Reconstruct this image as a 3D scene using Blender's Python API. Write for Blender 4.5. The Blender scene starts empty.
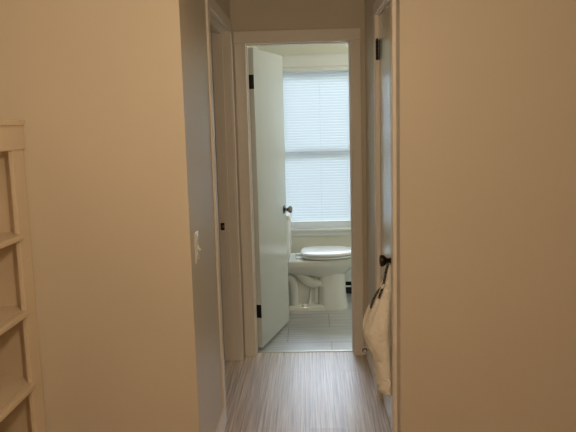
import bpy, bmesh, math, random
from mathutils import Vector, Matrix, noise
random.seed(7)
SC = bpy.context.scene
COL = SC.collection
PI = math.pi

# ------------------------------------------------------------------ materials
def new_mat(name):
    m = bpy.data.materials.new(name); m.use_nodes = True
    nt = m.node_tree
    return m, nt, nt.nodes, nt.links, nt.nodes['Principled BSDF']

def paint(name, col, rough=0.6, bump=0.05, scale=180.0, var=0.03, spec=0.5, coat=0.0):
    m, nt, N, L, b = new_mat(name)
    tc = N.new('ShaderNodeTexCoord')
    n1 = N.new('ShaderNodeTexNoise'); n1.inputs['Scale'].default_value = scale; n1.inputs['Detail'].default_value = 4
    n2 = N.new('ShaderNodeTexNoise'); n2.inputs['Scale'].default_value = 2.3; n2.inputs['Detail'].default_value = 3
    L.new(tc.outputs['Object'], n1.inputs['Vector']); L.new(tc.outputs['Object'], n2.inputs['Vector'])
    mix = N.new('ShaderNodeMix'); mix.data_type = 'RGBA'
    mix.inputs['A'].default_value = (*[c * (1 - var) for c in col], 1)
    mix.inputs['B'].default_value = (*[min(1, c * (1 + var)) for c in col], 1)
    L.new(n2.outputs['Fac'], mix.inputs['Factor'])
    L.new(mix.outputs['Result'], b.inputs['Base Color'])
    bp = N.new('ShaderNodeBump'); bp.inputs['Strength'].default_value = bump; bp.inputs['Distance'].default_value = 0.002
    L.new(n1.outputs['Fac'], bp.inputs['Height']); L.new(bp.outputs['Normal'], b.inputs['Normal'])
    b.inputs['Roughness'].default_value = rough
    b.inputs['Specular IOR Level'].default_value = spec
    b.inputs['Coat Weight'].default_value = coat
    b.inputs['Coat Roughness'].default_value = 0.12
    return m

def metal(name, col, rough=0.25, metallic=1.0):
    m, nt, N, L, b = new_mat(name)
    n1 = N.new('ShaderNodeTexNoise'); n1.inputs['Scale'].default_value = 60
    r = N.new('ShaderNodeMapRange'); r.inputs['To Min'].default_value = rough * 0.8; r.inputs['To Max'].default_value = rough * 1.25
    L.new(n1.outputs['Fac'], r.inputs['Value']); L.new(r.outputs['Result'], b.inputs['Roughness'])
    b.inputs['Base Color'].default_value = (*col, 1); b.inputs['Metallic'].default_value = metallic
    return m

def floor_vinyl():
    m, nt, N, L, b = new_mat('vinyl plank')
    tc = N.new('ShaderNodeTexCoord')
    mp = N.new('ShaderNodeMapping'); mp.inputs['Rotation'].default_value = (0, 0, PI / 2); mp.inputs['Location'].default_value = (0.31, 0.03, 0)
    L.new(tc.outputs['Object'], mp.inputs['Vector'])
    br = N.new('ShaderNodeTexBrick')
    br.inputs['Scale'].default_value = 1.0; br.inputs['Brick Width'].default_value = 1.22; br.inputs['Row Height'].default_value = 0.178
    br.inputs['Mortar Size'].default_value = 0.0012; br.inputs['Mortar Smooth'].default_value = 0.3
    br.inputs['Color1'].default_value = (0.60, 0.50, 0.44, 1); br.inputs['Color2'].default_value = (0.76, 0.68, 0.62, 1)
    br.inputs['Mortar'].default_value = (0.34, 0.27, 0.23, 1); br.offset = 0.37
    L.new(mp.outputs['Vector'], br.inputs['Vector'])
    # grain streaks running along the planks (world y)
    ms = N.new('ShaderNodeMapping'); ms.inputs['Scale'].default_value = (120, 1.7, 1)
    L.new(tc.outputs['Object'], ms.inputs['Vector'])
    g = N.new('ShaderNodeTexNoise'); g.inputs['Scale'].default_value = 1.0; g.inputs['Detail'].default_value = 6; g.inputs['Roughness'].default_value = 0.65
    L.new(ms.outputs['Vector'], g.inputs['Vector'])
    ms2 = N.new('ShaderNodeMapping'); ms2.inputs['Scale'].default_value = (18, 0.9, 1)
    L.new(tc.outputs['Object'], ms2.inputs['Vector'])
    g2 = N.new('ShaderNodeTexNoise'); g2.inputs['Scale'].default_value = 1.0; g2.inputs['Detail'].default_value = 3
    L.new(ms2.outputs['Vector'], g2.inputs['Vector'])
    rp = N.new('ShaderNodeValToRGB')
    rp.color_ramp.elements[0].position = 0.33; rp.color_ramp.elements[0].color = (0.45, 0.38, 0.335, 1)
    rp.color_ramp.elements[1].position = 0.66; rp.color_ramp.elements[1].color = (1.5, 1.49, 1.47, 1)
    L.new(g.outputs['Fac'], rp.inputs['Fac'])
    rp2 = N.new('ShaderNodeValToRGB')
    rp2.color_ramp.elements[0].position = 0.35; rp2.color_ramp.elements[0].color = (0.82, 0.76, 0.72, 1)
    rp2.color_ramp.elements[1].position = 0.65; rp2.color_ramp.elements[1].color = (1.12, 1.12, 1.12, 1)
    L.new(g2.outputs['Fac'], rp2.inputs['Fac'])
    m1 = N.new('ShaderNodeMix'); m1.data_type = 'RGBA'; m1.blend_type = 'MULTIPLY'; m1.inputs['Factor'].default_value = 1
    L.new(br.outputs['Color'], m1.inputs['A']); L.new(rp.outputs['Color'], m1.inputs['B'])
    m2 = N.new('ShaderNodeMix'); m2.data_type = 'RGBA'; m2.blend_type = 'MULTIPLY'; m2.inputs['Factor'].default_value = 1
    L.new(m1.outputs['Result'], m2.inputs['A']); L.new(rp2.outputs['Color'], m2.inputs['B'])
    L.new(m2.outputs['Result'], b.inputs['Base Color'])
    bp = N.new('ShaderNodeBump'); bp.inputs['Strength'].default_value = 0.5; bp.inputs['Distance'].default_value = 0.0015
    L.new(g.outputs['Fac'], bp.inputs['Height']); L.new(bp.outputs['Normal'], b.inputs['Normal'])
    b.inputs['Roughness'].default_value = 0.45; b.inputs['Specular IOR Level'].default_value = 0.9
    b.inputs['Coat Weight'].default_value = 1.0; b.inputs['Coat Roughness'].default_value = 0.42; b.inputs['Coat IOR'].default_value = 2.2
    return m

def floor_tile():
    m, nt, N, L, b = new_mat('grey wood look tile')
    tc = N.new('ShaderNodeTexCoord')
    mp = N.new('ShaderNodeMapping'); mp.inputs['Location'].default_value = (-0.123, -4.53, 0)
    L.new(tc.outputs['Object'], mp.inputs['Vector'])
    br = N.new('ShaderNodeTexBrick')
    br.inputs['Scale'].default_value = 1.0; br.inputs['Brick Width'].default_value = 0.62; br.inputs['Row Height'].default_value = 0.345
    br.inputs['Mortar Size'].default_value = 0.0045; br.inputs['Mortar Smooth'].default_value = 0.2
    br.inputs['Color1'].default_value = (0.42, 0.435, 0.45, 1); br.inputs['Color2'].default_value = (0.49, 0.505, 0.52, 1)
    br.inputs['Mortar'].default_value = (0.16, 0.165, 0.17, 1)
    L.new(mp.outputs['Vector'], br.inputs['Vector'])
    ms = N.new('ShaderNodeMapping'); ms.inputs['Scale'].default_value = (3, 30, 1)
    L.new(tc.outputs['Object'], ms.inputs['Vector'])
    g = N.new('ShaderNodeTexNoise'); g.inputs['Scale'].default_value = 1; g.inputs['Detail'].default_value = 5
    L.new(ms.outputs['Vector'], g.inputs['Vector'])
    rp = N.new('ShaderNodeValToRGB')
    rp.color_ramp.elements[0].position = 0.35; rp.color_ramp.elements[0].color = (0.72, 0.71, 0.70, 1)
    rp.color_ramp.elements[1].position = 0.65; rp.color_ramp.elements[1].color = (1.18, 1.18, 1.18, 1)
    L.new(g.outputs['Fac'], rp.inputs['Fac'])
    m1 = N.new('ShaderNodeMix'); m1.data_type = 'RGBA'; m1.blend_type = 'MULTIPLY'; m1.inputs['Factor'].default_value = 1
    L.new(br.outputs['Color'], m1.inputs['A']); L.new(rp.outputs['Color'], m1.inputs['B'])
    L.new(m1.outputs['Result'], b.inputs['Base Color'])
    bp = N.new('ShaderNodeBump'); bp.inputs['Strength'].default_value = 0.2; bp.inputs['Distance'].default_value = 0.001
    L.new(g.outputs['Fac'], bp.inputs['Height']); L.new(bp.outputs['Normal'], b.inputs['Normal'])
    b.inputs['Roughness'].default_value = 0.35; b.inputs['Specular IOR Level'].default_value = 0.8
    b.inputs['Coat Weight'].default_value = 1.0; b.inputs['Coat Roughness'].default_value = 0.36; b.inputs['Coat IOR'].default_value = 2.2
    return m

def cloth(name, col, scale=260.0):
    m, nt, N, L, b = new_mat(name)
    tc = N.new('ShaderNodeTexCoord')
    w = N.new('ShaderNodeTexNoise'); w.inputs['Scale'].default_value = scale; w.inputs['Detail'].default_value = 2
    f = N.new('ShaderNodeTexNoise'); f.inputs['Scale'].default_value = 22; f.inputs['Detail'].default_value = 4; f.inputs['Distortion'].default_value = 0.8
    L.new(tc.outputs['Object'], w.inputs['Vector']); L.new(tc.outputs['Object'], f.inputs['Vector'])
    b1 = N.new('ShaderNodeBump'); b1.inputs['Strength'].default_value = 0.25; b1.inputs['Distance'].default_value = 0.001
    b2 = N.new('ShaderNodeBump'); b2.inputs['Strength'].default_value = 0.8; b2.inputs['Distance'].default_value = 0.02
    L.new(w.outputs['Fac'], b1.inputs['Height']); L.new(f.outputs['Fac'], b2.inputs['Height'])
    L.new(b2.outputs['Normal'], b1.inputs['Normal']); L.new(b1.outputs['Normal'], b.inputs['Normal'])
    mix = N.new('ShaderNodeMix'); mix.data_type = 'RGBA'
    mix.inputs['A'].default_value = (*[c * 0.93 for c in col], 1); mix.inputs['B'].default_value = (*[c * 1.05 for c in col], 1)
    L.new(w.outputs['Fac'], mix.inputs['Factor']); L.new(mix.outputs['Result'], b.inputs['Base Color'])
    b.inputs['Roughness'].default_value = 0.9; b.inputs['Specular IOR Level'].default_value = 0.2
    return m

def strap_mat():
    m, nt, N, L, b = new_mat('dark woven strap')
    tc = N.new('ShaderNodeTexCoord')
    c = N.new('ShaderNodeTexChecker'); c.inputs['Scale'].default_value = 90
    c.inputs['Color1'].default_value = (0.02, 0.018, 0.015, 1); c.inputs['Color2'].default_value = (0.14, 0.12, 0.10, 1)
    L.new(tc.outputs['Object'], c.inputs['Vector']); L.new(c.outputs['Color'], b.inputs['Base Color'])
    b.inputs['Roughness'].default_value = 0.8
    return m

def slat_mat():
    m, nt, N, L, b = new_mat('blind slat')
    b.inputs['Base Color'].default_value = (0.70, 0.72, 0.74, 1); b.inputs['Roughness'].default_value = 0.45
    tr = N.new('ShaderNodeBsdfTranslucent'); tr.inputs['Color'].default_value = (0.73, 0.76, 0.78, 1)
    n = N.new('ShaderNodeTexNoise'); n.inputs['Scale'].default_value = 4
    r = N.new('ShaderNodeMapRange'); r.inputs['To Min'].default_value = 0.42; r.inputs['To Max'].default_value = 0.52
    L.new(n.outputs['Fac'], r.inputs['Value'])
    mx = N.new('ShaderNodeMixShader'); L.new(r.outputs['Result'], mx.inputs['Fac'])
    L.new(b.outputs['BSDF'], mx.inputs[1]); L.new(tr.outputs['BSDF'], mx.inputs[2])
    L.new(mx.outputs['Shader'], N['Material Output'].inputs['Surface'])
    return m

def glass_mat():
    m, nt, N, L, b = new_mat('window glass')
    N.remove(b)
    t = N.new('ShaderNodeBsdfTransparent'); t.inputs['Color'].default_value = (0.96, 0.97, 0.98, 1)
    g = N.new('ShaderNodeBsdfGlossy'); g.inputs['Roughness'].default_value = 0.02
    fr = N.new('ShaderNodeFresnel'); fr.inputs['IOR'].default_value = 1.45
    mx = N.new('ShaderNodeMixShader')
    L.new(fr.outputs['Fac'], mx.inputs['Fac']); L.new(t.outputs['BSDF'], mx.inputs[1]); L.new(g.outputs['BSDF'], mx.inputs[2])
    L.new(mx.outputs['Shader'], N['Material Output'].inputs['Surface'])
    return m

def leaf_mat():
    m, nt, N, L, b = new_mat('leaves')
    n = N.new('ShaderNodeTexNoise'); n.inputs['Scale'].default_value = 5
    rp = N.new('ShaderNodeValToRGB')
    rp.color_ramp.elements[0].color = (0.10, 0.19, 0.05, 1); rp.color_ramp.elements[1].color = (0.30, 0.42, 0.16, 1)
    L.new(n.outputs['Fac'], rp.inputs['Fac']); L.new(rp.outputs['Color'], b.inputs['Base Color'])
    b.inputs['Roughness'].default_value = 0.7
    return m

WALL = (0.66, 0.60, 0.51)
M = {
    'wall': paint('warm cream wall paint', WALL, 0.40, 0.10, 240),
    'bathwall': paint('pale cream bathroom paint', (0.76, 0.75, 0.64), 0.6, 0.08, 240),
    'ceil': paint('ceiling paint', (0.72, 0.70, 0.66), 0.8, 0.1, 120),
    'trim': paint('ivory semigloss trim', (0.86, 0.81, 0.75), 0.33, 0.03, 90),
    'door': paint('off white door enamel', (0.66, 0.69, 0.66), 0.17, 0.03, 80),
    'shelf': paint('cream bookcase paint', (0.72, 0.62, 0.49), 0.42, 0.05, 110),
    'porcelain': paint('bone porcelain', (0.78, 0.80, 0.76), 0.12, 0.0, 10, 0.01, 0.6, 0.4),
    'seat': paint('white seat plastic', (0.90, 0.92, 0.93), 0.16, 0.0, 10, 0.01),
    'winframe': paint('white window paint', (0.78, 0.79, 0.77), 0.35, 0.02, 80),
    'heater': paint('pale heater enamel', (0.66, 0.70, 0.67), 0.35, 0.02, 80),
    'dark': paint('dark slot', (0.02, 0.02, 0.02), 0.7, 0.0, 10),
    'plate': paint('ivory switch plastic', (0.78, 0.74, 0.62), 0.12, 0.0, 10, 0.01, 0.6, 0.5),
    'rubber': paint('cream rubber', (0.86, 0.82, 0.72), 0.6, 0.0, 10),
    'bronze': metal('oil rubbed bronze', (0.050, 0.036, 0.028), 0.28, 0.85),
    'black': metal('black hinge metal', (0.012, 0.010, 0.009), 0.45, 0.5),
    'nickel': metal('dark nickel', (0.24, 0.235, 0.23), 0.22),
    'chrome': metal('chrome', (0.93, 0.93, 0.92), 0.22, 0.55),
    'strip': metal('aluminium strip', (0.70, 0.68, 0.62), 0.35),
    'brass': metal('aged brass', (0.30, 0.20, 0.10), 0.35),
    'vinyl': floor_vinyl(), 'tile': floor_tile(),
    'bag': cloth('natural cotton cloth', (0.95, 0.93, 0.88)), 'strap': strap_mat(),
    'slat': slat_mat(), 'glass': glass_mat(), 'leaf': leaf_mat(),
    'bark': paint('bark', (0.12, 0.08, 0.05), 0.9, 0.5, 20),
    'grass': paint('pale concrete', (0.50, 0.51, 0.50), 0.9, 0.5, 20, 0.2),
}

# ------------------------------------------------------------------ mesh helpers
def box(bm, x0, x1, y0, y1, z0, z1, bev=0.0, seg=2):
    r = bmesh.ops.create_cube(bm, size=1.0)
    vs = r['verts']
    for v in vs:
        v.co = Vector(((x0 + x1) / 2 + v.co.x * (x1 - x0), (y0 + y1) / 2 + v.co.y * (y1 - y0), (z0 + z1) / 2 + v.co.z * (z1 - z0)))
    if bev > 0:
        es = list({e for v in vs for e in v.link_edges})
        bmesh.ops.bevel(bm, geom=es, offset=bev, segments=seg, affect='EDGES', profile=0.5)
    return bm

def B(*a, **k):
    return box(bmesh.new(), *a, **k)

def lathe(bm, prof, origin, axis, n=28):
    """prof = [(distance along axis, radius)], closed with caps"""
    ax = Vector(axis).normalized(); o = Vector(origin)
    u = ax.orthogonal().normalized(); w = ax.cross(u)
    rings = []
    for d, r in prof:
        rings.append([bm.verts.new(o + ax * d + (u * math.cos(2 * PI * k / n) + w * math.sin(2 * PI * k / n)) * max(r, 1e-4)) for k in range(n)])
    for a, b in zip(rings, rings[1:]):
        for k in range(n):
            bm.faces.new((a[k], a[(k + 1) % n], b[(k + 1) % n], b[k]))
    bm.faces.new(rings[0][::-1]); bm.faces.new(rings[-1])
    return bm

def loft(bm, rings, cap=True):
    R = [[bm.verts.new(p) for p in r] for r in rings]
    n = len(R[0])
    for a, b in zip(R, R[1:]):
        for k in range(n):
            bm.faces.new((a[k], a[(k + 1) % n], b[(k + 1) % n], b[k]))
    if cap:
        bm.faces.new(R[0][::-1]); bm.faces.new(R[-1])
    return bm

def smooth_path(pts, n=8):
    """Catmull-Rom through the points (tuples of any length)"""
    out = []
    P = [pts[0]] + list(pts) + [pts[-1]]
    for i in range(1, len(P) - 2):
        for k in range(n):
            t = k / n
            out.append(tuple(0.5 * ((2 * b) + (-a + c) * t + (2 * a - 5 * b + 4 * c - d) * t * t + (-a + 3 * b - 3 * c + d) * t ** 3)
                             for a, b, c, d in zip(P[i - 1], P[i], P[i + 1], P[i + 2])))
    out.append(tuple(pts[-1]))
    return out

def tube(bm, pts, n=14, flat=None):
    """pts = (x,y,z,r) ; flat = (direction, factor) squashes the section along a direction"""
    rings = []
    prev = None
    for i, p in enumerate(pts):
        a = Vector(pts[max(i - 1, 0)][:3]); b = Vector(pts[min(i + 1, len(pts) - 1)][:3])
        t = (b - a).normalized()
        if prev is None:
            u = t.orthogonal().normalized()
        else:
            u = (prev - t * prev.dot(t)).normalized()
        prev = u; w = t.cross(u)
        ring = []
        for k in range(n):
            o = (u * math.cos(2 * PI * k / n) + w * math.sin(2 * PI * k / n)) * p[3]
            if flat:
                d = Vector(flat[0]).normalized(); o = o + d * (o.dot(d) * (flat[1] - 1))
            ring.append(Vector(p[:3]) + o)
        rings.append(ring)
    return loft(bm, rings)

def sweep_profile(prof, axis, a0, a1):
    """extrude a closed 2-D profile; axis 'y': prof=(x,z); 'z': prof=(x,y); 'x': prof=(y,z)"""
    bm = bmesh.new()
    def P(p, t):
        return {'y': (p[0], t, p[1]), 'z': (p[0], p[1], t), 'x': (t, p[0], p[1])}[axis]
    loft(bm, [[P(p, a0) for p in prof], [P(p, a1) for p in prof]])
    bmesh.ops.recalc_face_normals(bm, faces=bm.faces)
    return bm

def obj(name, bm, mat, parent=None, smooth=None):
    bmesh.ops.recalc_face_normals(bm, faces=bm.faces)
    me = bpy.data.meshes.new(name); bm.to_mesh(me); bm.free()
    me.materials.append(M[mat] if isinstance(mat, str) else mat)
    o = bpy.data.objects.new(name, me); COL.objects.link(o)
    if smooth is not None:
        for p in me.polygons: p.use_smooth = True
        if smooth < 180:
            me.set_sharp_from_angle(angle=math.radians(smooth))
    if parent is not None:
        o.parent = parent
        o.matrix_parent_inverse = Matrix.Translation(parent.location).inverted() if False else Matrix.Identity(4)
        # meshes are written in world coordinates; parents sit at their base point
        if not parent.get('_local'):
            off = Vector((0, 0, 0)); q = parent
            while q is not None:
                off += q.location; q = q.parent
            for v in me.vertices: v.co -= off
    return o

def tag(o, label=None, cat=None, group=None, kind=None):
    if label: o['label'] = label
    if cat: o['category'] = cat
    if group: o['group'] = group
    if kind: o['kind'] = kind
    return o

def empty(name, loc, rz=0.0):
    e = bpy.data.objects.new(name, None); COL.objects.link(e)
    e.location = loc; e.rotation_euler = (0, 0, rz); e.empty_display_size = 0.1
    return e

def struct(name, bm, mat, label, cat, smooth=None):
    return tag(obj(name, bm, mat, None, smooth), label, cat, None, 'structure')

# ------------------------------------------------------------------ key dimensions (metres; camera stands at x=0, y=0)
CEIL = 2.42
YL = 2.57            # face of the near wall, left of the hall
YR = 2.80            # face of the near wall, right of the hall
XL = -0.478          # left hall wall
D = 4.27             # end wall with the bathroom doorway
DB = 4.39            # its bathroom side
YB = 5.85            # bathroom back wall
XBL = -0.425         # bathroom left wall
XBR = 1.75
XRL, XRR, YBK = -1.42, 2.55, -2.4
def XR(y): return 0.376 - (y - 2.8) * 0.012       # the right hall wall is not quite square
def lean(bm):
    for v in bm.verts: v.co.x += XR(v.co.y)
    return bm

# ------------------------------------------------------------------ room shell
struct('floor', B(-2.35, XRR, YBK, 4.335, -0.06, 0.0), 'vinyl', 'grey brown wood grain vinyl plank floor of the hall', 'floor')
struct('floor_bathroom', B(XBL - .1, XBR + .1, 4.335, YB + .12, -0.06, 0.001), 'tile', 'grey streaked tile floor under the toilet', 'floor')
tg = sweep_profile([(4.322, 0.0), (4.322, 0.003), (4.330, 0.006), (4.348, 0.006), (4.356, 0.003), (4.356, 0.0)], 'x', -0.383, 0.262)
struct('trim_1', tg, 'strip', 'pale threshold strip between plank floor and bathroom tile', 'threshold')
struct('ceiling', B(-2.35, XRR, YBK, DB, CEIL, CEIL + .06), 'ceil', 'flat ceiling over the hall and near room', 'ceiling')
struct('ceiling_bathroom', B(XBL - .1, XBR + .1, DB, YB + .12, CEIL, CEIL + .06), 'ceil', 'flat ceiling over the bathroom', 'ceiling')
struct('wall_left', B(XRL - .1, XRL, YBK, YL + .11, 0, CEIL), 'wall', 'cream wall behind the bookcase', 'wall')
struct('wall_right', B(XRR, XRR + .1, YBK, YR + .11, 0, CEIL), 'wall', 'cream wall at the far right of the near room', 'wall')
struct('wall_back', B(XRL - .1, XRR + .1, YBK - .1, YBK, 0, CEIL), 'wall', 'cream wall behind the viewpoint', 'wall')
w = B(XRL, XL, YL, YL + .11, 0, CEIL)
box(w, XL - .107, XL, YL + .11, 3.297, 0, CEIL); box(w, XL - .107, XL, 4.198, D, 0, CEIL); box(w, XL - .107, XL, 3.297, 4.198, 2.118, CEIL)
struct('wall_hall_left', w, 'wall', 'cream wall between the bookcase and the hall, with its hall side and light switch', 'wall')
w = bmesh.new()
for y0, y1, z0, z1 in ((YR + .11, 2.962, 0, CEIL), (2.962, 3.580, 2.093, CEIL), (3.580, D, 0, CEIL)):
    box(w, 0, .11, y0, y1, z0, z1)
lean(w); box(w, XR(YR) - .0003, XRR, YR, YR + .11, 0, CEIL)
struct('wall_hall_right', w, 'wall', 'broad cream wall filling the right side, with its hall side around the narrow door', 'wall')
struct('wall_shade_header', B(XL, XR(YR), YL, YL + .11, 2.19, CEIL), 'wall', 'added short wall out of view over the mouth of the hall, shading the end wall', 'wall')  # added above the view to darken the top of the end wall
w = bmesh.new()
box(w, XL - .107, -0.402, D, DB, 0, CEIL); box(w, 0.280, XR(D) + .11, D, DB, 0, CEIL); box(w, -0.402, 0.280, D, DB, 2.05, CEIL)
struct('wall_end', w, 'wall', 'cream end wall around the bathroom doorway', 'wall')
# closet and side room beyond the hall doors, only to close them off from daylight
struct('wall_closet', B(.62, .68, YR + .11, DB, 0, CEIL), 'wall', 'wall at the back of the closet behind the narrow door', 'wall')
w = B(-2.35, -2.29, YL + .11, DB, 0, CEIL); box(w, -2.29, XL - .107, DB - .06, DB, 0, CEIL); box(w, -2.29, XRL - .1, YL + .05, YL + .11, 0, CEIL)
struct('wall_side_room', w, 'wall', 'walls of the side room through the left doorway', 'wall')
# bathroom
struct('wall_bathroom_left', B(XBL - .1, XBL, DB, YB, 0, CEIL), 'bathwall', 'pale cream bathroom wall behind the toilet tank', 'wall')
struct('wall_bathroom_right', B(XBR, XBR + .1, DB - .1, YB, 0, CEIL), 'bathwall', 'pale cream bathroom wall to the right', 'wall')
w = B(XR(D) + .11, XBR, DB - .1, DB, 0, CEIL)
struct('wall_bathroom_front', w, 'bathwall', 'pale cream bathroom wall beside the doorway', 'wall')
WX0, WX1, WZ0, WZ1 = -0.33, 0.52, 0.595, 2.005
w = bmesh.new()
box(w, XBL - .1, WX0, YB, YB + .12, 0, CEIL); box(w, WX1, XBR + .1, YB, YB + .12, 0, CEIL)
box(w, WX0, WX1, YB, YB + .12, 0, WZ0); box(w, WX0, WX1, YB, YB + .12, WZ1, CEIL)
struct('wall_bathroom_back', w, 'bathwall', 'pale cream bathroom wall around the window', 'wall')

# ------------------------------------------------------------------ door frames
def casing_prof(w, t):      # across the width: 0 = inner edge (thin) .. w = outer edge (thick)
    return [(0, 0), (0, t * .80), (w * .03, t * .94), (w * .08, t), (w * .92, t), (w * .97, t * .94), (w, t * .80), (w, 0)]

# bathroom doorway
fr = tag(empty('trim_2', (-0.06, D, 0)), 'ivory painted frame of the bathroom doorway at the hall end', 'door frame', None, 'structure')
p = [(-0.388 - a, D - b) for a, b in casing_prof(.071, .017)]
obj('side_casing', sweep_profile(p, 'z', 0.0, 2.035), 'trim', fr)
p = [(0.2654 + a, D - b) for a, b in casing_prof(.064, .017)]
obj('side_casing', sweep_profile(p, 'z', 0.0, 2.035), 'trim', fr)
p = [(D - b, 2.035 + a) for a, b in casing_prof(.076, .017)]
obj('head_casing', sweep_profile(p, 'x', -0.459, 0.3294), 'trim', fr)
for x0, x1 in ((-0.402, -0.3870), (0.2645, 0.280)):
    obj('jamb', B(x0, x1, D - .001, DB + .001, 0, 2.05, bev=.0015), 'trim', fr)
obj('head_jamb', B(-0.387, 0.2645, D - .001, DB + .001, 2.0338, 2.05, bev=.0015), 'trim', fr)
s = B(-0.387, -0.3815, 4.310, 4.352, 0, 2.0338, bev=.001); box(s, 0.259, 0.2645, 4.310, 4.352, 0, 2.0338, bev=.001); box(s, -0.3815, 0.259, 4.310, 4.352, 2.028, 2.0338, bev=.001)
obj('door_stop', s, 'trim', fr)

# left doorway (open, no door leaf in view)
fl = tag(empty('trim_3', (XL, 3.74, 0)), 'ivory frame of the open doorway on the left hall wall', 'door frame', None, 'structure')
p = [(XL + b, 3.312 - a) for a, b in casing_prof(.066, .011)]
obj('side_casing', sweep_profile(p, 'z', 0, 2.105), 'trim', fl)
p = [(XL + b, 4.184 + a) for a, b in casing_prof(.066, .011)]
obj('side_casing', sweep_profile(p, 'z', 0, 2.105), 'trim', fl)
p = [(XL + b, 2.105 + a) for a, b in casing_prof(.066, .011)]
obj('head_casing', sweep_profile(p, 'y', 3.246, 4.250), 'trim', fl)
for y0, y1 in ((3.297, 3.316), (4.180, 4.198)):
    obj('jamb', B(XL - .108, XL + .001, y0, y1, 0, 2.118, bev=.0015), 'trim', fl)
obj('head_jamb', B(XL - .108, XL + .001, 3.316, 4.180, 2.099, 2.118, bev=.0015), 'trim', fl)
s = B(XL - .074, XL - .043, 4.170, 4.180, 0, 2.099, bev=.001); box(s, XL - .074, XL - .043, 3.316, 3.326, 0, 2.099, bev=.001); box(s, XL - .074, XL - .043, 3.326, 4.170, 2.089, 2.099, bev=.001)
obj('door_stop', s, 'trim', fl)
sp = bmesh.new()
for x0, x1, z0, z1 in ((-.577, -.568, .872, .918), (-.566 + .013, -.557 + .013, .872, .918), (-.568, -.553, .872, .884), (-.568, -.553, .906, .918)):
    box(sp, x0, x1, 4.1765, 4.1795, z0, z1)
sp = obj('strike_plate', sp, 'bronze', fl); sp['label'] = 'dark metal strike plate with square latch hole'
obj('latch_hole', B(-.568, -.553, 4.1785, 4.1797, .884, .906), 'brass', sp)

# right, closet doorway
frr = tag(empty('trim_4', (XR(3.27), 3.27, 0)), 'ivory frame around the narrow closet door on the right', 'door frame', None, 'structure')
p = [(-b, 2.972 - a) for a, b in casing_prof(.066, .017)]
obj('side_casing', lean(sweep_profile(p, 'z', 0, 2.08)), 'trim', frr)
p = [(-b, 3.572 + a) for a, b in casing_prof(.066, .017)]
obj('side_casing', lean(sweep_profile(p, 'z', 0, 2.08)), 'trim', frr)
p = [(-b, 2.08 + a) for a, b in casing_prof(.066, .017)]
obj('head_casing', lean(sweep_profile(p, 'y', 2.906, 3.638)), 'trim', frr)
for y0, y1 in ((2.962, 2.980), (3.562, 3.580)):
    obj('jamb', lean(B(-.001, .111, y0, y1, 0, 2.093, bev=.0012)), 'trim', frr)
obj('head_jamb', lean(B(-.001, .111, 2.980, 3.562, 2.076, 2.093, bev=.0012)), 'trim', frr)

# ------------------------------------------------------------------ baseboards
def base_prof(h, t):
    return [(0, 0), (t, 0), (t, h * .78), (t * .75, h * .90), (t * .35, h), (0, h)]
bb = sweep_profile([(XL + a, z) for a, z in base_prof(.095, .014)], 'y', YL - .014, 3.246)
struct('baseboard_hall_left', bb, 'trim', 'ivory baseboard along the left hall wall below the switch', 'baseboard', 30)
bb = sweep_profile([(-a, z) for a, z in base_prof(.10, .014)], 'y', 3.638, D); lean(bb)
struct('baseboard_hall_right', bb, 'trim', 'ivory baseboard beyond the closet door on the right', 'baseboard', 30)
bb = sweep_profile([(YL - a, z) for a, z in base_prof(.095, .014)], 'x', XRL, XL)
struct('baseboard_near_left', bb, 'trim', 'ivory baseboard under the wall beside the bookcase', 'baseboard', 30)
bb = sweep_profile([(YR - a, z) for a, z in base_prof(.095, .014)], 'x', XR(YR), XRR)
struct('baseboard_near_right', bb, 'trim', 'ivory baseboard under the broad right wall', 'baseboard', 30)

# ------------------------------------------------------------------ bathroom door (ajar, seen from the hall)
TH = math.radians(75.0)
d1 = tag(empty('door_1', (-0.3845, 4.394, 0), TH), 'off white flat bathroom door standing open into the bathroom', 'door', None, 'structure')
d1['_local'] = 1
DW = 0.635
obj('door_leaf', B(0.0, DW, -.035, 0, .016, 2.024, bev=.0018), 'door', d1)
for z in (1.807, .272):
    h = B(-.0024, .0, -.0345, .004, z - .0455, z + .0455, bev=.0008)
    for k in range(5):
        lathe(h, [(0, .0070), (.0166, .0070)], (-.003, .006, z - .0445 + k * .018), (0, 0, 1), 14)
    lathe(h, [(0, .0045), (.004, .0055), (.008, .003)], (-.003, .006, z + .0445), (0, 0, 1), 14)
    for k in (-1, 0, 1):
        lathe(h, [(0, .004), (.0008, .0036), (.0012, .002)], (-.0022, -.012 - .010 * (k % 2), z + k * .028), (-1, 0, 0), 10)
    obj('hinge', h, 'black', d1, 40)
KX, KZ = DW - .060, .895
KN = [(0, .032), (.003, .0325), (.007, .030), (.010, .016), (.013, .0115), (.026, .0105), (.031, .013), (.036, .021), (.044, .0265), (.052, .027), (.059, .023), (.0625, .014), (.0632, .001)]
k1 = lathe(bmesh.new(), KN, (KX, -.035, KZ), (0, -1, 0)); lathe(k1, KN, (KX, 0, KZ), (0, 1, 0))
k1 = obj('door_knob', k1, 'nickel', d1, 45); k1['label'] = 'small dark nickel door knob'
obj('latch_plate', B(DW - .001, DW + .0012, -.029, -.006, KZ - .028, KZ + .028, bev=.0006), 'nickel', d1)

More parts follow.
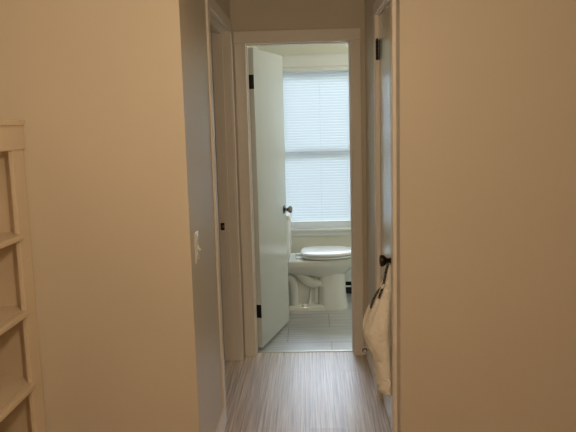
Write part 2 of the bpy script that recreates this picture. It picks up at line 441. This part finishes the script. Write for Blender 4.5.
# ------------------------------------------------------------------ closet door on the right
d2 = tag(empty('door_2', (XR(3.562), 3.562, 0)), 'narrow white closet door at the right with a cloth bag on its knob', 'door', None, 'structure')
obj('door_leaf', lean(B(.005, .040, 2.984, 3.558, .014, 2.072, bev=.0018)), 'door', d2)
for z in (1.902, .30):
    h = bmesh.new()
    for k in range(5):
        lathe(h, [(0, .0075), (.0188, .0075)], (-.0055, 3.560, z - .05 + k * .020), (0, 0, 1), 14)
    lathe(h, [(0, .005), (.004, .0065), (.009, .003)], (-.0055, 3.560, z + .05), (0, 0, 1), 14)
    box(h, .0035, .0058, 3.530, 3.560, z - .05, z + .05, bev=.0006)
    box(h, -.0035, -.0008, 3.561, 3.571, z - .05, z + .05, bev=.0006)
    obj('hinge', lean(h), 'black', d2, 40)
KY = 3.050
KN2 = [(0, .033), (.003, .0335), (.007, .031), (.010, .018), (.013, .012), (.028, .011), (.033, .014), (.039, .022), (.048, .0275), (.056, .028), (.062, .0255), (.065, .016), (.066, .001)]
k2 = lathe(bmesh.new(), KN2, (.005, KY, .895), (-1, 0, 0)); lean(k2)
k2 = obj('door_knob', k2, 'bronze', d2, 45); k2['label'] = 'dark bronze round door knob'
obj('latch_plate', lean(B(.011, .034, 2.9826, 2.9843, .867, .923)), 'bronze', d2)

# ------------------------------------------------------------------ cloth bag on the closet knob
bag = tag(empty('cloth_bag', (0.30, KY, .25)), 'cream drawstring cloth bag hanging from the closet door knob', 'bag')
keys = [  # z, x of the outer side, half depth along y, y centre
    (.876, .347, .012, 3.048), (.835, .338, .022, 3.050), (.79, .327, .034, 3.054), (.75, .309, .048, 3.058), (.70, .282, .070, 3.064), (.65, .258, .092, 3.070), (.60, .240, .108, 3.075),
    (.55, .229, .114, 3.078), (.50, .243, .110, 3.078), (.455, .274, .104, 3.076), (.42, .283, .102, 3.074), (.37, .292, .100, 3.074), (.31, .303, .096, 3.072), (.27, .316, .090, 3.070), (.252, .334, .072, 3.068)]
ks = smooth_path(keys, 5)
rings = []
NB = 56
for i, (z, xo, hy, yc) in enumerate(ks):
    xb = XR(yc) - .001
    ring = []
    for k in range(NB):
        a = 2 * PI * k / NB
        ca, sa = math.cos(a), math.sin(a)
        ex = (abs(ca) ** .85) * (1 if ca > 0 else -1); ey = (abs(sa) ** .85) * (1 if sa > 0 else -1)
        x = (xo + xb) / 2 - ex * (xb - xo) / 2
        y = yc + ey * hy
        if ca > -.25:
            q = Vector((x * 9, y * 9, z * 5))
            gather = math.sin(a * 9 + 5 * noise.noise(Vector((0.3, a, z * 3)))) * .006 * max(0, min(1, (z - .50) / .25)) * min(1, hy / .05)
            low = (noise.noise(Vector((y * 12 + z * 8, z * 26, 3.1))) * .024 + noise.noise(Vector((y * 26 + z * 22, z * 60 - y * 15, 7.7))) * .015) * max(0, min(1, (.50 - z) / .14))
            big = noise.noise(q) * .008
            x -= gather + low + big * min(1, hy / .06)
        x = min(x, xb)
        ring.append((x, y, z + .004 * math.sin(a * 5) * (1 if i == len(ks) - 1 else 0)))
    rings.append(ring)
bm = loft(bmesh.new(), rings)
body = obj('bag_body', bm, 'bag', bag, 180)
md = body.modifiers.new('sub', 'SUBSURF'); md.levels = 1; md.render_levels = 1
# rolled mouth hem of the bag
hem = smooth_path([(.330, 3.010, .79, .006), (.296, 3.035, .73, .008), (.262, 3.055, .665, .009), (.240, 3.060, .600, .007), (.236, 3.062, .56, .004)], 6)
obj('hem', tube(bmesh.new(), hem, 10), 'bag', bag, 180)
def ribbon(pts, r):
    return tube(bmesh.new(), smooth_path([(*q, r) for q in pts], 8), 12, ((0.2, 1, 0), .35))
st = ribbon([(.352, KY - .014, .884), (.344, 3.030, .862), (.334, 3.024, .82), (.324, 3.016, .78), (.310, 3.006, .745), (.304, 3.000, .73)], .0058)
st = obj('strap', st, 'strap', bag, 180); st['label'] = 'dark woven strap'
st2 = ribbon([(.318, 3.018, .775), (.300, 3.022, .752), (.284, 3.026, .722), (.272, 3.030, .690), (.272, 3.034, .672)], .0062)
st2 = obj('strap', st2, 'strap', bag, 180); st2['label'] = 'dark woven strap'

# ------------------------------------------------------------------ chrome door stop on the right baseboard
SY, SZ = 4.02, .118
ds = tag(empty('doorstop', (XR(SY), SY, SZ)), 'small chrome ball doorstop low on the wall beside the cloth bag', 'doorstop')
obj('base', lathe(bmesh.new(), [(0, .013), (.003, .013), (.006, .008)], (XR(SY) - .0002, SY, SZ), (-1, 0, 0), 20), 'chrome', ds, 40)
obj('rod', lathe(bmesh.new(), [(0, .005), (.034, .005)], (XR(SY) - .005, SY, SZ), (-1, 0, 0), 16), 'chrome', ds, 40)
BXc = XR(SY) - .0445
obj('backing', lathe(bmesh.new(), [(0, .017), (.003, .018), (.006, .016)], (BXc, SY - .004, SZ), (0, -1, 0), 24), 'black', ds, 40)
obj('ball', lathe(bmesh.new(), [(.0125 * (1 - math.cos(PI * k / 12)), max(.0125 * math.sin(PI * k / 12), .0001)) for k in range(13)], (BXc, SY - .008, SZ), (0, -1, 0), 24), 'chrome', ds, 180)
rb = obj('bumper_ring', tube(bmesh.new(), [(BXc + .0195 * math.cos(2 * PI * k / 24), SY - .006, SZ + .0195 * math.sin(2 * PI * k / 24), .0042) for k in range(25)], 10), 'rubber', ds, 180)
rb['label'] = 'cream rubber ring'

# ------------------------------------------------------------------ light switch on the left hall wall
SWY, SWZ = 2.700, 1.042
sw = tag(empty('light_switch', (XL, SWY, SWZ)), 'glossy ivory light switch plate on the left hall wall', 'light switch')
pl = bmesh.new()
def rr(hy, hz, r, x, n=5):
    out = []
    for cy, cz, a0 in ((1, 1, 0), (-1, 1, 90), (-1, -1, 180), (1, -1, 270)):
        for k in range(n + 1):
            a = math.radians(a0 + 90 * k / n)
            out.append((x, SWY + cy * (hy - r) + r * math.cos(a), SWZ + cz * (hz - r) + r * math.sin(a)))
    return out
loft(pl, [rr(.038, .064, .005, XL), rr(.038, .064, .005, XL + .002), rr(.035, .061, .006, XL + .0055), rr(.032, .058, .006, XL + .0062)])
obj('plate', pl, 'plate', sw, 35)
t = bmesh.new()
box(t, XL + .006, XL + .0075, SWY - .0055, SWY + .0055, SWZ - .0125, SWZ + .0125, bev=.0005)
loft(t, [[(XL + .007 + .011 * f, SWY + sy * (.0042 - .001 * f), SWZ + .002 - .014 * f + sz * (.006 - .002 * f)) for sy, sz in ((-1, -1), (1, -1), (1, 1), (-1, 1))] for f in (0, .5, 1)])
obj('toggle', t, 'plate', sw, 30)
for dz in (-.030, .030):
    obj('screw', lathe(bmesh.new(), [(0, .0032), (.0012, .003), (.002, .0015)], (XL + .006, SWY, SWZ + dz), (1, 0, 0), 14), 'chrome', sw, 40)

# ------------------------------------------------------------------ bookcase (side on, at the left edge of the frame)
bk = tag(empty('bookcase', (-1.26, 1.9, 0)), 'cream painted low bookcase with empty shelves against the left wall', 'bookcase')
BX, BY0, BY1 = -1.112, 1.05, 2.566       # face plane, near and far ends
BZ = 1.583
obj('back_panel', B(XRL + .003, XRL + .015, BY0, BY1, 0, BZ - .03), 'shelf', bk)
# far side panel, with a splayed return to the stile
sp = sweep_profile([(BX - .015, 2.468), (BX - .062, 2.535), (XRL + .015, 2.545), (XRL + .015, BY1), (BX - .015, BY1)], 'z', 0, BZ - .03)
obj('side_panel', sp, 'shelf', bk, 20)
obj('side_panel', B(XRL + .015, BX - .015, BY0, BY0 + .02, 0, BZ - .03), 'shelf', bk)
for y0, y1 in ((2.468, BY1), (BY0, BY0 + .098)):
    obj('stile', B(BX - .018, BX, y0, y1, 0, 1.475, bev=.003), 'shelf', bk)
cr = sweep_profile([(BX - .018, 1.468), (BX + .004, 1.468), (BX + .006, 1.471), (BX + .006, 1.553), (BX + .004, 1.555), (BX + .004, 1.560), (BX + .012, 1.562), (BX + .013, 1.580), (BX + .010, BZ), (BX - .018, BZ)], 'y', BY0 - .01, BY1)
obj('crown', cr, 'shelf', bk, 30)
obj('top_panel', B(XRL + .003, BX - .016, BY0, BY1, 1.555, BZ - .002), 'shelf', bk)
obj('toe_board', B(BX - .018, BX - .001, BY0 + .098, 2.468, 0, .10), 'shelf', bk)
for z in (1.150, .852, .556, .255):
    s = B(XRL + .015, BX - .018, BY0 + .02, 2.54, z - .020, z)
    box(s, BX - .0185, BX + .013, BY0 + .090, 2.476, z - .022, z, bev=.004)
    obj('shelf', s, 'shelf', bk, 30)

# ------------------------------------------------------------------ window, blind
WY = YB
win = tag(empty('window_1', (.095, WY, WZ0)), 'white double hung bathroom window behind the toilet', 'window', None, 'structure')
obj('side_casing', B(WX0 - .08, WX0 + .004, WY - .016, WY, WZ0, WZ1, bev=.003), 'winframe', win)
obj('side_casing', B(WX1 - .004, WX1 + .08, WY - .016, WY, WZ0, WZ1, bev=.003), 'winframe', win)
obj('head_casing', B(WX0 - .08, WX1 + .08, WY - .018, WY, WZ1, 2.108, bev=.003), 'winframe', win)
obj('sill', B(WX0 - .095, WX1 + .095, WY - .030, WY + .05, .572, WZ0 + .001, bev=.006), 'winframe', win)
obj('apron', B(WX0 - .08, WX1 + .08, WY - .014, WY, .532, .572, bev=.003), 'winframe', win)
for x0, x1 in ((WX0, WX0 + .018), (WX1 - .018, WX1)):
    obj('jamb', B(x0, x1, WY, WY + .12, WZ0, WZ1), 'winframe', win)
obj('head_jamb', B(WX0 + .018, WX1 - .018, WY, WY + .12, WZ1 - .018, WZ1), 'winframe', win)
def sash(y0, y1, z0, z1, rail0, rail1):
    s = bmesh.new(); a, b = WX0 + .018, WX1 - .018
    box(s, a, a + .045, y0, y1, z0, z1, bev=.003); box(s, b - .045, b, y0, y1, z0, z1, bev=.003)
    box(s, a + .045, b - .045, y0, y1, z0, z0 + rail0, bev=.003); box(s, a + .045, b - .045, y0, y1, z1 - rail1, z1, bev=.003)
    o = obj('sash', s, 'winframe', win)
    g = bmesh.new(); box(g, a + .045, b - .045, (y0 + y1) / 2 - .002, (y0 + y1) / 2 + .002, z0 + rail0, z1 - rail1)
    return o, g
o, g = sash(WY + .078, WY + .108, 1.250, WZ1 - .018, .04, .045); obj('glass_pane', g, 'glass', o)
o, g = sash(WY + .048, WY + .077, WZ0 + .001, 1.295, .065, .04); obj('glass_pane', g, 'glass', o)

bl = tag(empty('window_blind', (.095, WY + .02, 2.0)), 'white horizontal slat blind lowered over the bathroom window', 'blind')
BX0, BX1 = WX0 + .023, WX1 - .023
obj('headrail', B(BX0, BX1, WY - .010, WY + .034, 1.970, 2.003, bev=.003), 'winframe', bl)
sl = bmesh.new(); z = 1.955; tilt = math.radians(56)
SLY = WY + .018
while z > .672:
    for k in range(4):       # a slightly cupped slat
        pass
    pts = []
    for f in (-1, -.5, 0, .5, 1):
        yy = f * .0153; cup = .0030 * (1 - f * f)
        pts.append((SLY + yy * math.cos(tilt), z + yy * math.sin(tilt) + cup))
    up = pts; dn = [(a, b - .0006) for a, b in reversed(pts)]
    loft(sl, [[(BX0 + .002, *q) for q in up + dn], [(BX1 - .002, *q) for q in up + dn]])
    z -= .0232
obj('slats', sl, 'slat', bl, 60)
obj('bottom_rail', B(BX0 + .002, BX1 - .002, SLY - .012, SLY + .012, .648, .664, bev=.003), 'winframe', bl)
for x in (BX0 + .11, .095, BX1 - .17):
    c = bmesh.new()
    for dy in (-.0135, .0135):
        box(c, x - .0010, x + .0010, SLY + dy - .0006, SLY + dy + .0006, .664, 1.972)
    obj('ladder_cord', c, 'winframe', bl)
obj('lift_cord', lathe(bmesh.new(), [(0, .0012), (.62, .0012), (.621, .004), (.65, .006), (.655, .002)], (BX1 - .155, WY - .006, 1.955), (0, 0, -1), 8), 'winframe', bl, 40)

# ------------------------------------------------------------------ toilet (side on, tank to the left behind the door)
TY = 5.415
to = tag(empty('toilet', (.02, TY, 0)), 'bone white toilet with closed white lid below the bathroom window', 'toilet')
def egg(xr, xf, hw, z, n=48, p=2.0, yc=TY):
    """outline from xr (rear, blunt) to xf (front, round)"""
    out = []
    xc = xr + (xf - xr) * .46
    for k in range(n):
        a = 2 * PI * k / n
        c, s = math.cos(a), math.sin(a)
        if c >= 0:
            x = xc + (xf - xc) * abs(c) ** (2 / 2.1)
            y = hw * (1 if s > 0 else -1) * abs(s) ** (2 / 2.0)
        else:
            x = xc - (xc - xr) * abs(c) ** (2 / 3.4)
            y = hw * (1 if s > 0 else -1) * abs(s) ** (2 / 3.0)
        out.append((x, yc + y, z))
    return out
bw = bmesh.new()
# bowl: deck and rim down to the throat
loft(bw, [egg(-.38, .352, .176, .432), egg(-.385, .360, .183, .424), egg(-.385, .360, .183, .392), egg(-.375, .352, .176, .376),
          egg(-.33, .335, .160, .350), egg(-.26, .312, .135, .322), egg(-.14, .290, .112, .304), egg(-.03, .268, .092, .280)])
# front foot column
loft(bw, [egg(.040, .272, .098, .335), egg(.042, .273, .100, .25), egg(.043, .277, .103, .12), egg(.043, .290, .112, .035), egg(.043, .294, .114, .0)])
# narrow web between the column and the back
box(bw, -.33, .09, TY - .046, TY + .046, .02, .33, bev=.012)
# foot flange
loft(bw, [egg(-.36, .294, .120, 0), egg(-.36, .296, .122, .022), egg(-.355, .290, .113, .040), egg(-.34, .262, .090, .046)])
# upright rib on the recessed side panel
for s in (-1, 1):
    y = TY + s * .052
    tube(bw, smooth_path([(-.015, y, .215, .008), (-.020, y, .12, .012), (-.032, y, .045, .018)], 5), 10)
    box(bw, .020, .046, min(TY + s * .04, y + s * .016), max(TY + s * .04, y + s * .016), .03, .30, bev=.004)
bowl = obj('bowl', bw, 'porcelain', to, 40)
for s in (-1, 1):
    y = TY + s * .076
    path = [(.095, y, .206, .020), (.05, y, .222, .028), (0, y, .226, .038), (-.045, y, .248, .043), (-.09, y, .290, .040), (-.13, y, .326, .034), (-.18, y, .348, .028), (-.27, y, .348, .026)]
    obj('trapway', tube(bmesh.new(), smooth_path(path, 7), 18, ((0, 1, 0), .75)), 'porcelain', to, 180)
    path = [(-.27, y, .262, .030), (-.21, y, .275, .033), (-.170, y, .252, .036), (-.152, y, .19, .034), (-.150, y, .10, .034), (-.150, y, .035, .036)]
    obj('drain_boss', tube(bmesh.new(), smooth_path(path, 6), 14, ((0, 1, 0), .9)), 'porcelain', to, 180)
    obj('bolt_cap', lathe(bmesh.new(), [(0, .017), (.008, .017), (.016, .013), (.020, .006), (.021, .001)], (-.075, TY + s * .098, .040), (0, s * .35, 1), 18), 'porcelain', to, 60)
def lid_loft(xr, xf, hw, z0, z1, r):
    return loft(bmesh.new(), [egg(xr + r, xf - r, hw - r, z0), egg(xr, xf, hw, z0 + r * .8), egg(xr, xf, hw, z1 - r * 1.2), egg(xr + r * .6, xf - r * .6, hw - r * .6, z1 - r * .4), egg(xr + r * 2.2, xf - r * 2.2, hw - r * 2.2, z1)])
obj('seat', lid_loft(-.080, .366, .184, .443, .457, .004), 'seat', to, 60)
obj('seat_lid', lid_loft(-.092, .372, .188, .4625, .4880, .007), 'seat', to, 60)
for s in (-1, 1):
    obj('seat_hinge', B(-.135, -.075, TY + s * .075 - .022, TY + s * .075 + .022, .431, .449, bev=.006), 'seat', to, 50)
tk = bmesh.new()
def rrect(x0, x1, hy, z, r, n=6):
    out = []
    for cx, cy, a0 in ((x1 - r, hy - r, 0), (x0 + r, hy - r, 90), (x0 + r, -hy + r, 180), (x1 - r, -hy + r, 270)):
        for k in range(n + 1):
            a = math.radians(a0 + 90 * k / n)
            out.append((cx + r * math.cos(a), TY + cy + r * math.sin(a), z))
    return out
TX0, TX1 = -.415, -.172
loft(tk, [rrect(TX0 + .012, TX1 - .014, .195, .432, .03), rrect(TX0 + .006, TX1 - .004, .208, .47, .03), rrect(TX0, TX1, .220, .775, .03)])
obj('tank', tk, 'seat', to, 40)
tl = loft(bmesh.new(), [rrect(TX0 - .003, TX1 + .010, .228, .776, .03), rrect(TX0 - .005, TX1 + .014, .232, .782, .032), rrect(TX0 - .005, TX1 + .014, .232, .804, .032), rrect(TX0 - .001, TX1 + .008, .226, .813, .03), rrect(TX0 + .02, TX1 - .012, .205, .816, .03)])
obj('tank_lid', tl, 'seat', to, 40)

# ------------------------------------------------------------------ baseboard heater under the window
HX0, HX1 = .272, 1.60
he = tag(empty('baseboard_heater', ((HX0 + HX1) / 2, YB - .04, 0)), 'pale enamel baseboard heater on the wall right of the toilet', 'heater')
cov = [(YB - .001, .236), (YB - .050, .236), (YB - .064, .228), (YB - .070, .214), (YB - .070, .128), (YB - .066, .124), (YB - .062, .128), (YB - .062, .206), (YB - .050, .222), (YB - .001, .226)]
obj('cover', sweep_profile(cov, 'x', HX0 + .012, HX1), 'heater', he, 40)
obj('end_cap', sweep_profile([(YB - .001, .02), (YB - .001, .232), (YB - .046, .232), (YB - .060, .222), (YB - .064, .200), (YB - .064, .02)], 'x', HX0, HX0 + .012), 'heater', he, 40)
obj('back_plate', B(HX0 + .012, HX1, YB - .006, YB - .001, .0, .226), 'dark', he)
obj('lower_rail', B(HX0 + .012, HX1, YB - .066, YB - .058, .074, .088, bev=.002), 'heater', he)
fn = bmesh.new()
for k in range(120):
    x = HX0 + .03 + k * .0105
    box(fn, x, x + .0012, YB - .054, YB - .010, .095, .165)
lathe(fn, [(0, .010), (HX1 - HX0 - .02, .010)], (HX0 + .014, YB - .032, .130), (1, 0, 0), 12)
obj('fins', fn, 'dark', he)
struct('baseboard_bathroom_back', sweep_profile([(YB - a, z) for a, z in base_prof(.075, .012)], 'x', XBL, HX0 - .002), 'trim', 'ivory baseboard behind the toilet', 'baseboard', 30)

# ------------------------------------------------------------------ garden outside the window
struct('ground', B(-12, 12, YB + .3, 26, -.75, -.65), 'grass', 'pale paved yard outside the bathroom window', 'ground')
tr = tag(empty('garden_tree', (-5.5, 17.4, -.65)), 'green leafy tree outside behind the top of the blind', 'tree')
tk = tube(bmesh.new(), smooth_path([(-5.5, 17.4, -.65, .22), (-5.4, 17.4, .6, .18), (-5.2, 17.3, 2.0, .15), (-4.6, 17.2, 3.0, .11), (-2.6, 17.1, 3.4, .08), (.2, 17.0, 3.3, .05)], 5), 12)
obj('trunk', tk, 'bark', tr, 180)
cr = bmesh.new()
for k in range(3600):
    a = random.uniform(0, 2 * PI); u = random.uniform(-1, 1); q = random.uniform(.45, 1) ** .5
    c = Vector((-.3 + 6.0 * q * math.cos(a) * math.sqrt(1 - u * u), 17.0 + 1.6 * q * math.sin(a) * math.sqrt(1 - u * u), 2.95 + 1.15 * q * u))
    s = random.uniform(.16, .32)
    d = Vector((random.gauss(0, 1), random.gauss(0, 1), random.gauss(0, 1))).normalized(); e = d.orthogonal().normalized(); f = d.cross(e)
    vs = [cr.verts.new(c + e * s), cr.verts.new(c + f * s * .5 + d * s * .15), cr.verts.new(c - e * s), cr.verts.new(c - f * s * .5 + d * s * .15)]
    cr.faces.new(vs)
obj('crown', cr, 'leaf', tr)
hd = tag(empty('screen_hedge', (0.2, 14.4, -.65)), 'green hedge added outside to block the low sky behind the blind', 'screen_hedge')  # added foliage screen, keeps bright horizon sky out of the slat gaps
hb = bmesh.new()
for k in range(3600):
    c = Vector((random.uniform(-4.5, 5.5), 14.4 + random.uniform(-.5, .5), random.uniform(-.62, 2.12)))
    sz = random.uniform(.11, .22)
    d = Vector((random.gauss(0, .5), -1, random.gauss(0, .6))).normalized(); e = d.orthogonal().normalized()
    e = Matrix.Rotation(random.uniform(0, 6.28), 3, d) @ e; f = d.cross(e)
    hb.faces.new([hb.verts.new(c + e * sz), hb.verts.new(c + f * sz * .55 + d * sz * .2), hb.verts.new(c - e * sz), hb.verts.new(c - f * sz * .55 + d * sz * .2)])
obj('foliage', hb, 'leaf', hd)
hs = bmesh.new()
for k in range(8):
    x = -4 + k * 1.25
    tube(hs, smooth_path([(x, 14.4, -.66, .06), (x + .1, 14.4, .5, .05), (x - .1, 14.4, 1.9, .02)], 4), 8)
obj('stems', hs, 'bark', hd, 180)

# ------------------------------------------------------------------ light: ceiling lamp of the near room, daylight outside
def area(name, loc, size, energy, col, rot=(0, 0, 0), size_y=None, spread=None):
    l = bpy.data.lights.new(name, 'AREA'); l.energy = energy; l.color = col; l.size = size
    if size_y: l.shape = 'RECTANGLE'; l.size_y = size_y
    else: l.shape = 'DISK'
    if spread: l.spread = spread
    o = bpy.data.objects.new(name, l); COL.objects.link(o); o.location = loc; o.rotation_euler = rot
    return o
lp = bpy.data.lights.new('ceiling_lamp', 'POINT'); lp.energy = 35; lp.color = (1.0, .755, .48); lp.shadow_soft_size = .10
lo = bpy.data.objects.new('ceiling_lamp', lp); COL.objects.link(lo); lo.location = (-.08, 1.02, 1.90)

pt = area('window_daylight', ((WX0 + WX1) / 2, YB + .14, (WZ0 + WZ1) / 2), WX1 - WX0, 1, (1, 1, 1), (-PI / 2, 0, 0), WZ1 - WZ0)
pt.data.cycles.is_portal = True

vl = bpy.data.lights.new('bathroom_fill', 'POINT'); vl.energy = 14; vl.color = (.97, 1.0, .95); vl.shadow_soft_size = .15  # added fill light to brighten the bathroom, no known fixture
vo = bpy.data.objects.new('bathroom_fill', vl); COL.objects.link(vo); vo.location = (1.10, 4.72, 1.85)

wd = bpy.data.worlds.new('overcast sky'); SC.world = wd; wd.use_nodes = True
N = wd.node_tree.nodes; L = wd.node_tree.links
bg = N['Background']
tc = N.new('ShaderNodeTexCoord'); sx = N.new('ShaderNodeSeparateXYZ'); L.new(tc.outputs['Generated'], sx.inputs['Vector'])
rp = N.new('ShaderNodeValToRGB')
rp.color_ramp.elements[0].position = 0.0; rp.color_ramp.elements[0].color = (.88, .93, 1.0, 1)
rp.color_ramp.elements[1].position = 0.7; rp.color_ramp.elements[1].color = (.72, .84, 1.0, 1)
L.new(sx.outputs['Z'], rp.inputs['Fac']); L.new(rp.outputs['Color'], bg.inputs['Color'])
bg.inputs['Strength'].default_value = 20.0

# ------------------------------------------------------------------ camera
F, YAW, PIT, ROL, H = 666.09, -0.0351, 0.1418, -0.0267, 1.5504
fw = Vector((math.sin(YAW) * math.cos(PIT), math.cos(YAW) * math.cos(PIT), -math.sin(PIT)))
ri = Vector((math.cos(YAW), -math.sin(YAW), 0)); up = ri.cross(fw)
r2 = ri * math.cos(ROL) + up * math.sin(ROL); u2 = -ri * math.sin(ROL) + up * math.cos(ROL)
cam = bpy.data.cameras.new('camera'); co = bpy.data.objects.new('camera', cam); COL.objects.link(co)
co.matrix_world = Matrix(((r2.x, u2.x, -fw.x, 0), (r2.y, u2.y, -fw.y, 0), (r2.z, u2.z, -fw.z, H), (0, 0, 0, 1)))
cam.sensor_width = 36; cam.lens = F * 36 / 576; cam.clip_start = .02
SC.camera = co

SC.view_settings.view_transform = 'Standard'; SC.view_settings.look = 'None'
SC.view_settings.gamma = 1; SC.view_settings.use_curve_mapping = False
SC.view_settings.exposure = 0.0
SC.cycles.use_denoising = True
SC.cycles.max_bounces = 10; SC.cycles.diffuse_bounces = 6; SC.cycles.transparent_max_bounces = 16
SC.cycles.sample_clamp_indirect = 6
for o in list(bpy.data.objects):
    if '_local' in o: del o['_local']
